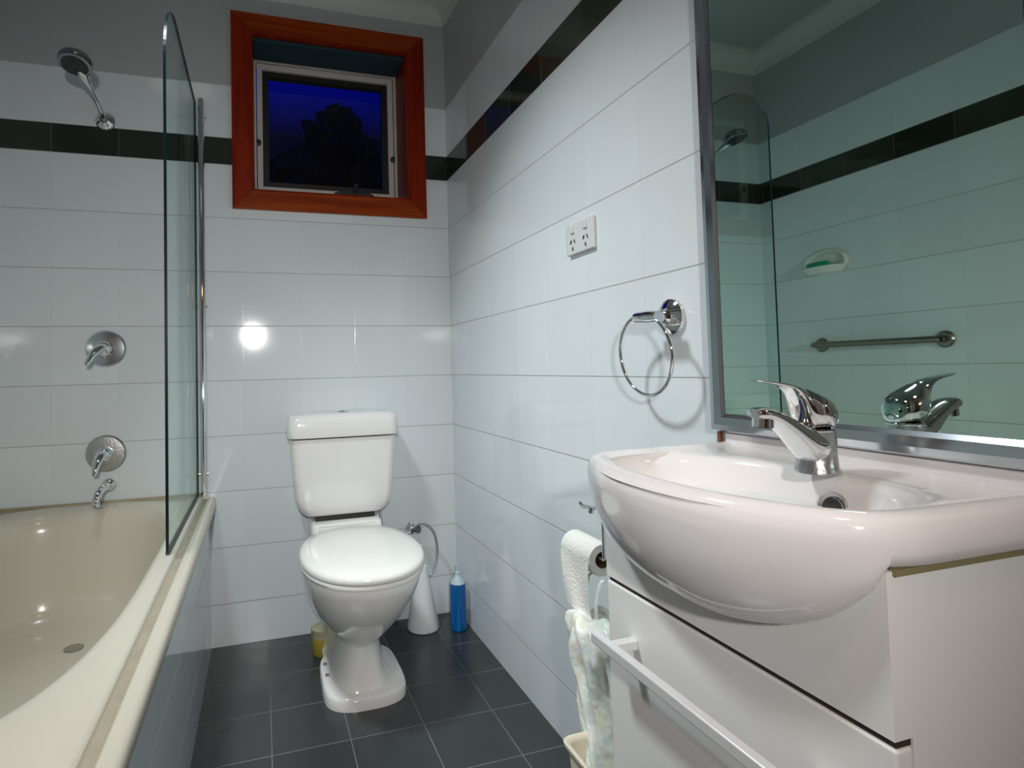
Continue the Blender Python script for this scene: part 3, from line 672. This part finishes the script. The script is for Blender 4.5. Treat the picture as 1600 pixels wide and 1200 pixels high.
# ------------------------------------------------------------------ basin mixer tap
tp = thing('basin_tap', 'chrome single-lever mixer tap on the basin deck in front of the mirror', 'tap', (-.092, -1.70, .845))
TX, TY = -.096, -1.700
def xsections(rows, n=28, sq=2.4):
    bm = B(); R_ = []
    for x, top, bot, w_ in rows:
        zc, hz = (top + bot) / 2, (top - bot) / 2; rg = []
        for k in range(n):
            a = 2 * PI * k / n; c_, s_ = math.cos(a), math.sin(a)
            rg.append((x, TY + w_ * abs(c_) ** (2 / sq) * (1 if c_ > 0 else -1), zc + hz * abs(s_) ** (2 / sq) * (1 if s_ > 0 else -1)))
        R_.append(rg)
    loft(bm, R_); return bm
def dense(rows, m=4):
    A_ = smoothcurve([(a, b, c_) for a, b, c_, d in rows], m); D_ = smoothcurve([(d, 0, 0) for a, b, c_, d in rows], m)
    return [(p.x, p.y, p.z, q.x) for p, q in zip(A_, D_)]
bm = B(); lathe(bm, [(.0, -.003), (.0245, -.003), (.0245, .001), (.0225, .004), (.0215, .02), (.0215, .040), (.0220, .0465), (.0, .0465)], (TX, TY, .844), n=40)
obj('tap_body', bm, m_chrome_dull, tp)
spo = obj('spout', xsections(dense([(-.078, .890, .868, .012), (-.086, .892, .858, .0195), (-.100, .895, .850, .0215), (-.112, .898, .853, .0205), (-.122, .902, .862, .0195), (-.135, .908, .876, .018), (-.148, .914, .889, .0165), (-.160, .919, .899, .0155), (-.172, .9225, .906, .0148), (-.183, .9235, .909, .0138), (-.190, .922, .911, .010)])), m_chrome, tp, ang=60)
bm = B(); lathe(bm, [(.0, 0), (.0118, 0), (.0118, .012), (.010, .014)], (-.1765, TY, .8995), (.10, 0, 1), 28); obj('aerator', bm, m_chrome, spo)
bm = B(); lathe(bm, [(.0, 0), (.0095, 0), (.0095, .0006), (.0, .0006)], (-.1766, TY, .8989), (.10, 0, 1), 24); obj('aerator_mesh', bm, m_dark, spo)
obj('lever', xsections(dense([(-.0735, .915, .898, .008), (-.0765, .925, .894, .0155), (-.085, .932, .8925, .0215), (-.096, .937, .8925, .0235), (-.106, .941, .893, .0225), (-.114, .944, .8955, .0195), (-.119, .945, .904, .017), (-.124, .9465, .922, .015), (-.131, .948, .936, .0135), (-.143, .9505, .945, .012), (-.160, .953, .9495, .0105), (-.178, .955, .9525, .009), (-.188, .956, .9542, .006)]), sq=2.15), m_chrome, tp, ang=60)
bm = B(); lathe(bm, [(.0205, .8895), (.0212, .8905), (.0212, .8935), (.020, .8945)], (TX, TY, 0), n=40); obj('collar', bm, m_chrome, tp)

# ------------------------------------------------------------------ toilet roll holder, roll, bag, bin
th = thing('toilet_roll_holder', 'chrome wire toilet roll holder beside the vanity cabinet', 'toilet roll holder', (0, -1.24, .69))
bm = B(); lathe(bm, [(.0, 0), (.022, 0), (.022, .004), (.008, .008)], (0, -1.245, .690), (-1, 0, 0), 24); obj('wall_plate', bm, m_chrome, th)
bm = B(); tube(bm, smoothcurve([(0, -1.245, .690), (-.08, -1.245, .690), (-.104, -1.243, .684), (-.107, -1.243, .66), (-.107, -1.243, .615), (-.106, -1.240, .598), (-.104, -1.215, .593), (-.104, -1.13, .592), (-.104, -1.085, .592)], 6), .0042, 12); obj('wire_arm', bm, m_chrome, th)
bm = B(); tube(bm, smoothcurve([(-.09, -1.245, .690), (-.100, -1.22, .690), (-.102, -1.19, .686), (-.104, -1.165, .684), (-.104, -1.155, .688)], 5), .0045, 12); tube(bm, [(-.102, -1.196, .686), (-.104, -1.194, .676)], [.007, .006], 10); obj('hook', bm, m_chrome, th)
tr_ = thing('toilet_roll', 'nearly finished white toilet roll on the chrome holder beside the cabinet', 'toilet roll', (-.104, -1.15, .59))
bm = B(); rc = Vector((-.097, -1.222, .588)); lathe(bm, [(.0165, .001), (.031, .0), (.0325, .002), (.0325, .110), (.031, .112), (.0165, .111)], rc, (0, 1, 0), 44, caps=False); obj('paper', bm, m_paper, tr_)
bm = B(); lathe(bm, [(.0155, .002), (.0165, .0005), (.0168, .055), (.0165, .1115), (.0155, .110), (.0155, .002)], rc, (0, 1, 0), 36, caps=False); obj('cardboard_core', bm, m_core, tr_)
bm = B(); rows = []
for j, z in enumerate([.588, .56, .53, .50, .475]):
    rows.append([(-.1305 - .003 * math.sin(i * .9 + j) * j * .4, -1.222 + .110 * i / 8 - .004 * j * (i / 8), z - .004 * math.sin(i)) for i in range(9)])
loft(bm, rows, False, False, closed=False); bmesh.ops.solidify(bm, geom=bm.faces[:], thickness=.0008); obj('hanging_sheet', bm, m_paper, tr_)

bn = thing('waste_bin', 'cream open plastic bin on the floor by the vanity cabinet', 'bin', (-.10, -1.31, 0))
bm = B()
def brect(hx, hy, z, rad=.018): 
    return [(p[0], p[1], p[2]) for p in srect(hx, -1.335 - hy, -1.335 + hy, z, rad, 6, cx_=-.115)]
loft(bm, [brect(.075, .070, 0), brect(.092, .088, .268), brect(.098, .094, .270), brect(.099, .095, .277), brect(.096, .092, .280), brect(.091, .087, .278), brect(.088, .084, .270), brect(.072, .067, .006)], True, True)
obj('bin_body', bm, m_bin, bn, ang=50)
pb = thing('plastic_bag', 'crumpled pale printed plastic bag hanging down into the bin', 'bag', (-.11, -1.24, .20))
bm = B(); rings = []; NB = 72
prof = [(.475, .030, .035, -1.205), (.466, .040, .060, -1.21), (.450, .046, .075, -1.218), (.42, .048, .074, -1.222), (.38, .046, .070, -1.230), (.34, .046, .066, -1.238), (.30, .048, .066, -1.246), (.27, .052, .064, -1.258), (.23, .056, .060, -1.272), (.17, .058, .056, -1.29), (.10, .055, .052, -1.31), (.04, .050, .05, -1.32), (.02, .03, .03, -1.32)]
pp = smoothcurve([(a, b, c_) for a, b, c_, d in prof], 4); yy = smoothcurve([(d, 0, 0) for a, b, c_, d in prof], 4)
for j, (q, yq) in enumerate(zip(pp, yy)):
    rg = []
    for i in range(NB):
        a = 2 * PI * i / NB; fold = 1 + .10 * math.sin(7 * a + 1.3 * math.sin(q.x * 22)) + .07 * math.sin(13 * a + 9 * q.x * 4) + .16 * noise.noise(Vector((math.cos(a) * 1.6, math.sin(a) * 1.6, q.x * 18)))
        rg.append((-.112 + q.y * fold * math.cos(a), yq.x + q.z * fold * math.sin(a), q.x + .008 * math.sin(3 * a) * (1 if j < 6 else 0)))
    rings.append(rg)
loft(bm, rings, True, True); obj('bag_body', bm, m_bag, pb, ang=80)
bm = B()
for y in (-1.19, -1.232): tube(bm, smoothcurve([(-.118, y, .455), (-.120, y + .004, .50), (-.112, y, .545), (-.104, y, .553)], 5), [.010, .009, .008, .008, .007, .006, .006, .005, .005, .005, .005, .004, .004, .004, .004, .004], 8, flat=.35)
obj('bag_strap', bm, m_bag, pb)

# ------------------------------------------------------------------ ceiling downlights (behind and above the view)
for x, y, lab in ((-1.12, -0.98, 'round recessed ceiling downlight over the middle of the room'), (-.75, -2.45, 'round recessed ceiling downlight near the door')):
    d = thing('ceiling_downlight', lab, 'ceiling light', (x, y, ZC), 'recessed ceiling downlights')
    bm = B(); lathe(bm, [(.155, 0), (.182, 0), (.183, -.006), (.178, -.012), (.158, -.012), (.155, -.004)], (x, y, ZC), n=40, caps=False); obj('trim_ring', bm, m_cornice, d)
    bm = B(); lathe(bm, [(.0, -.001), (.155, -.001), (.155, -.004), (.0, -.004)], (x, y, ZC), n=40); obj('diffuser', bm, m_lamp, d)
bpy.context.view_layer.update()
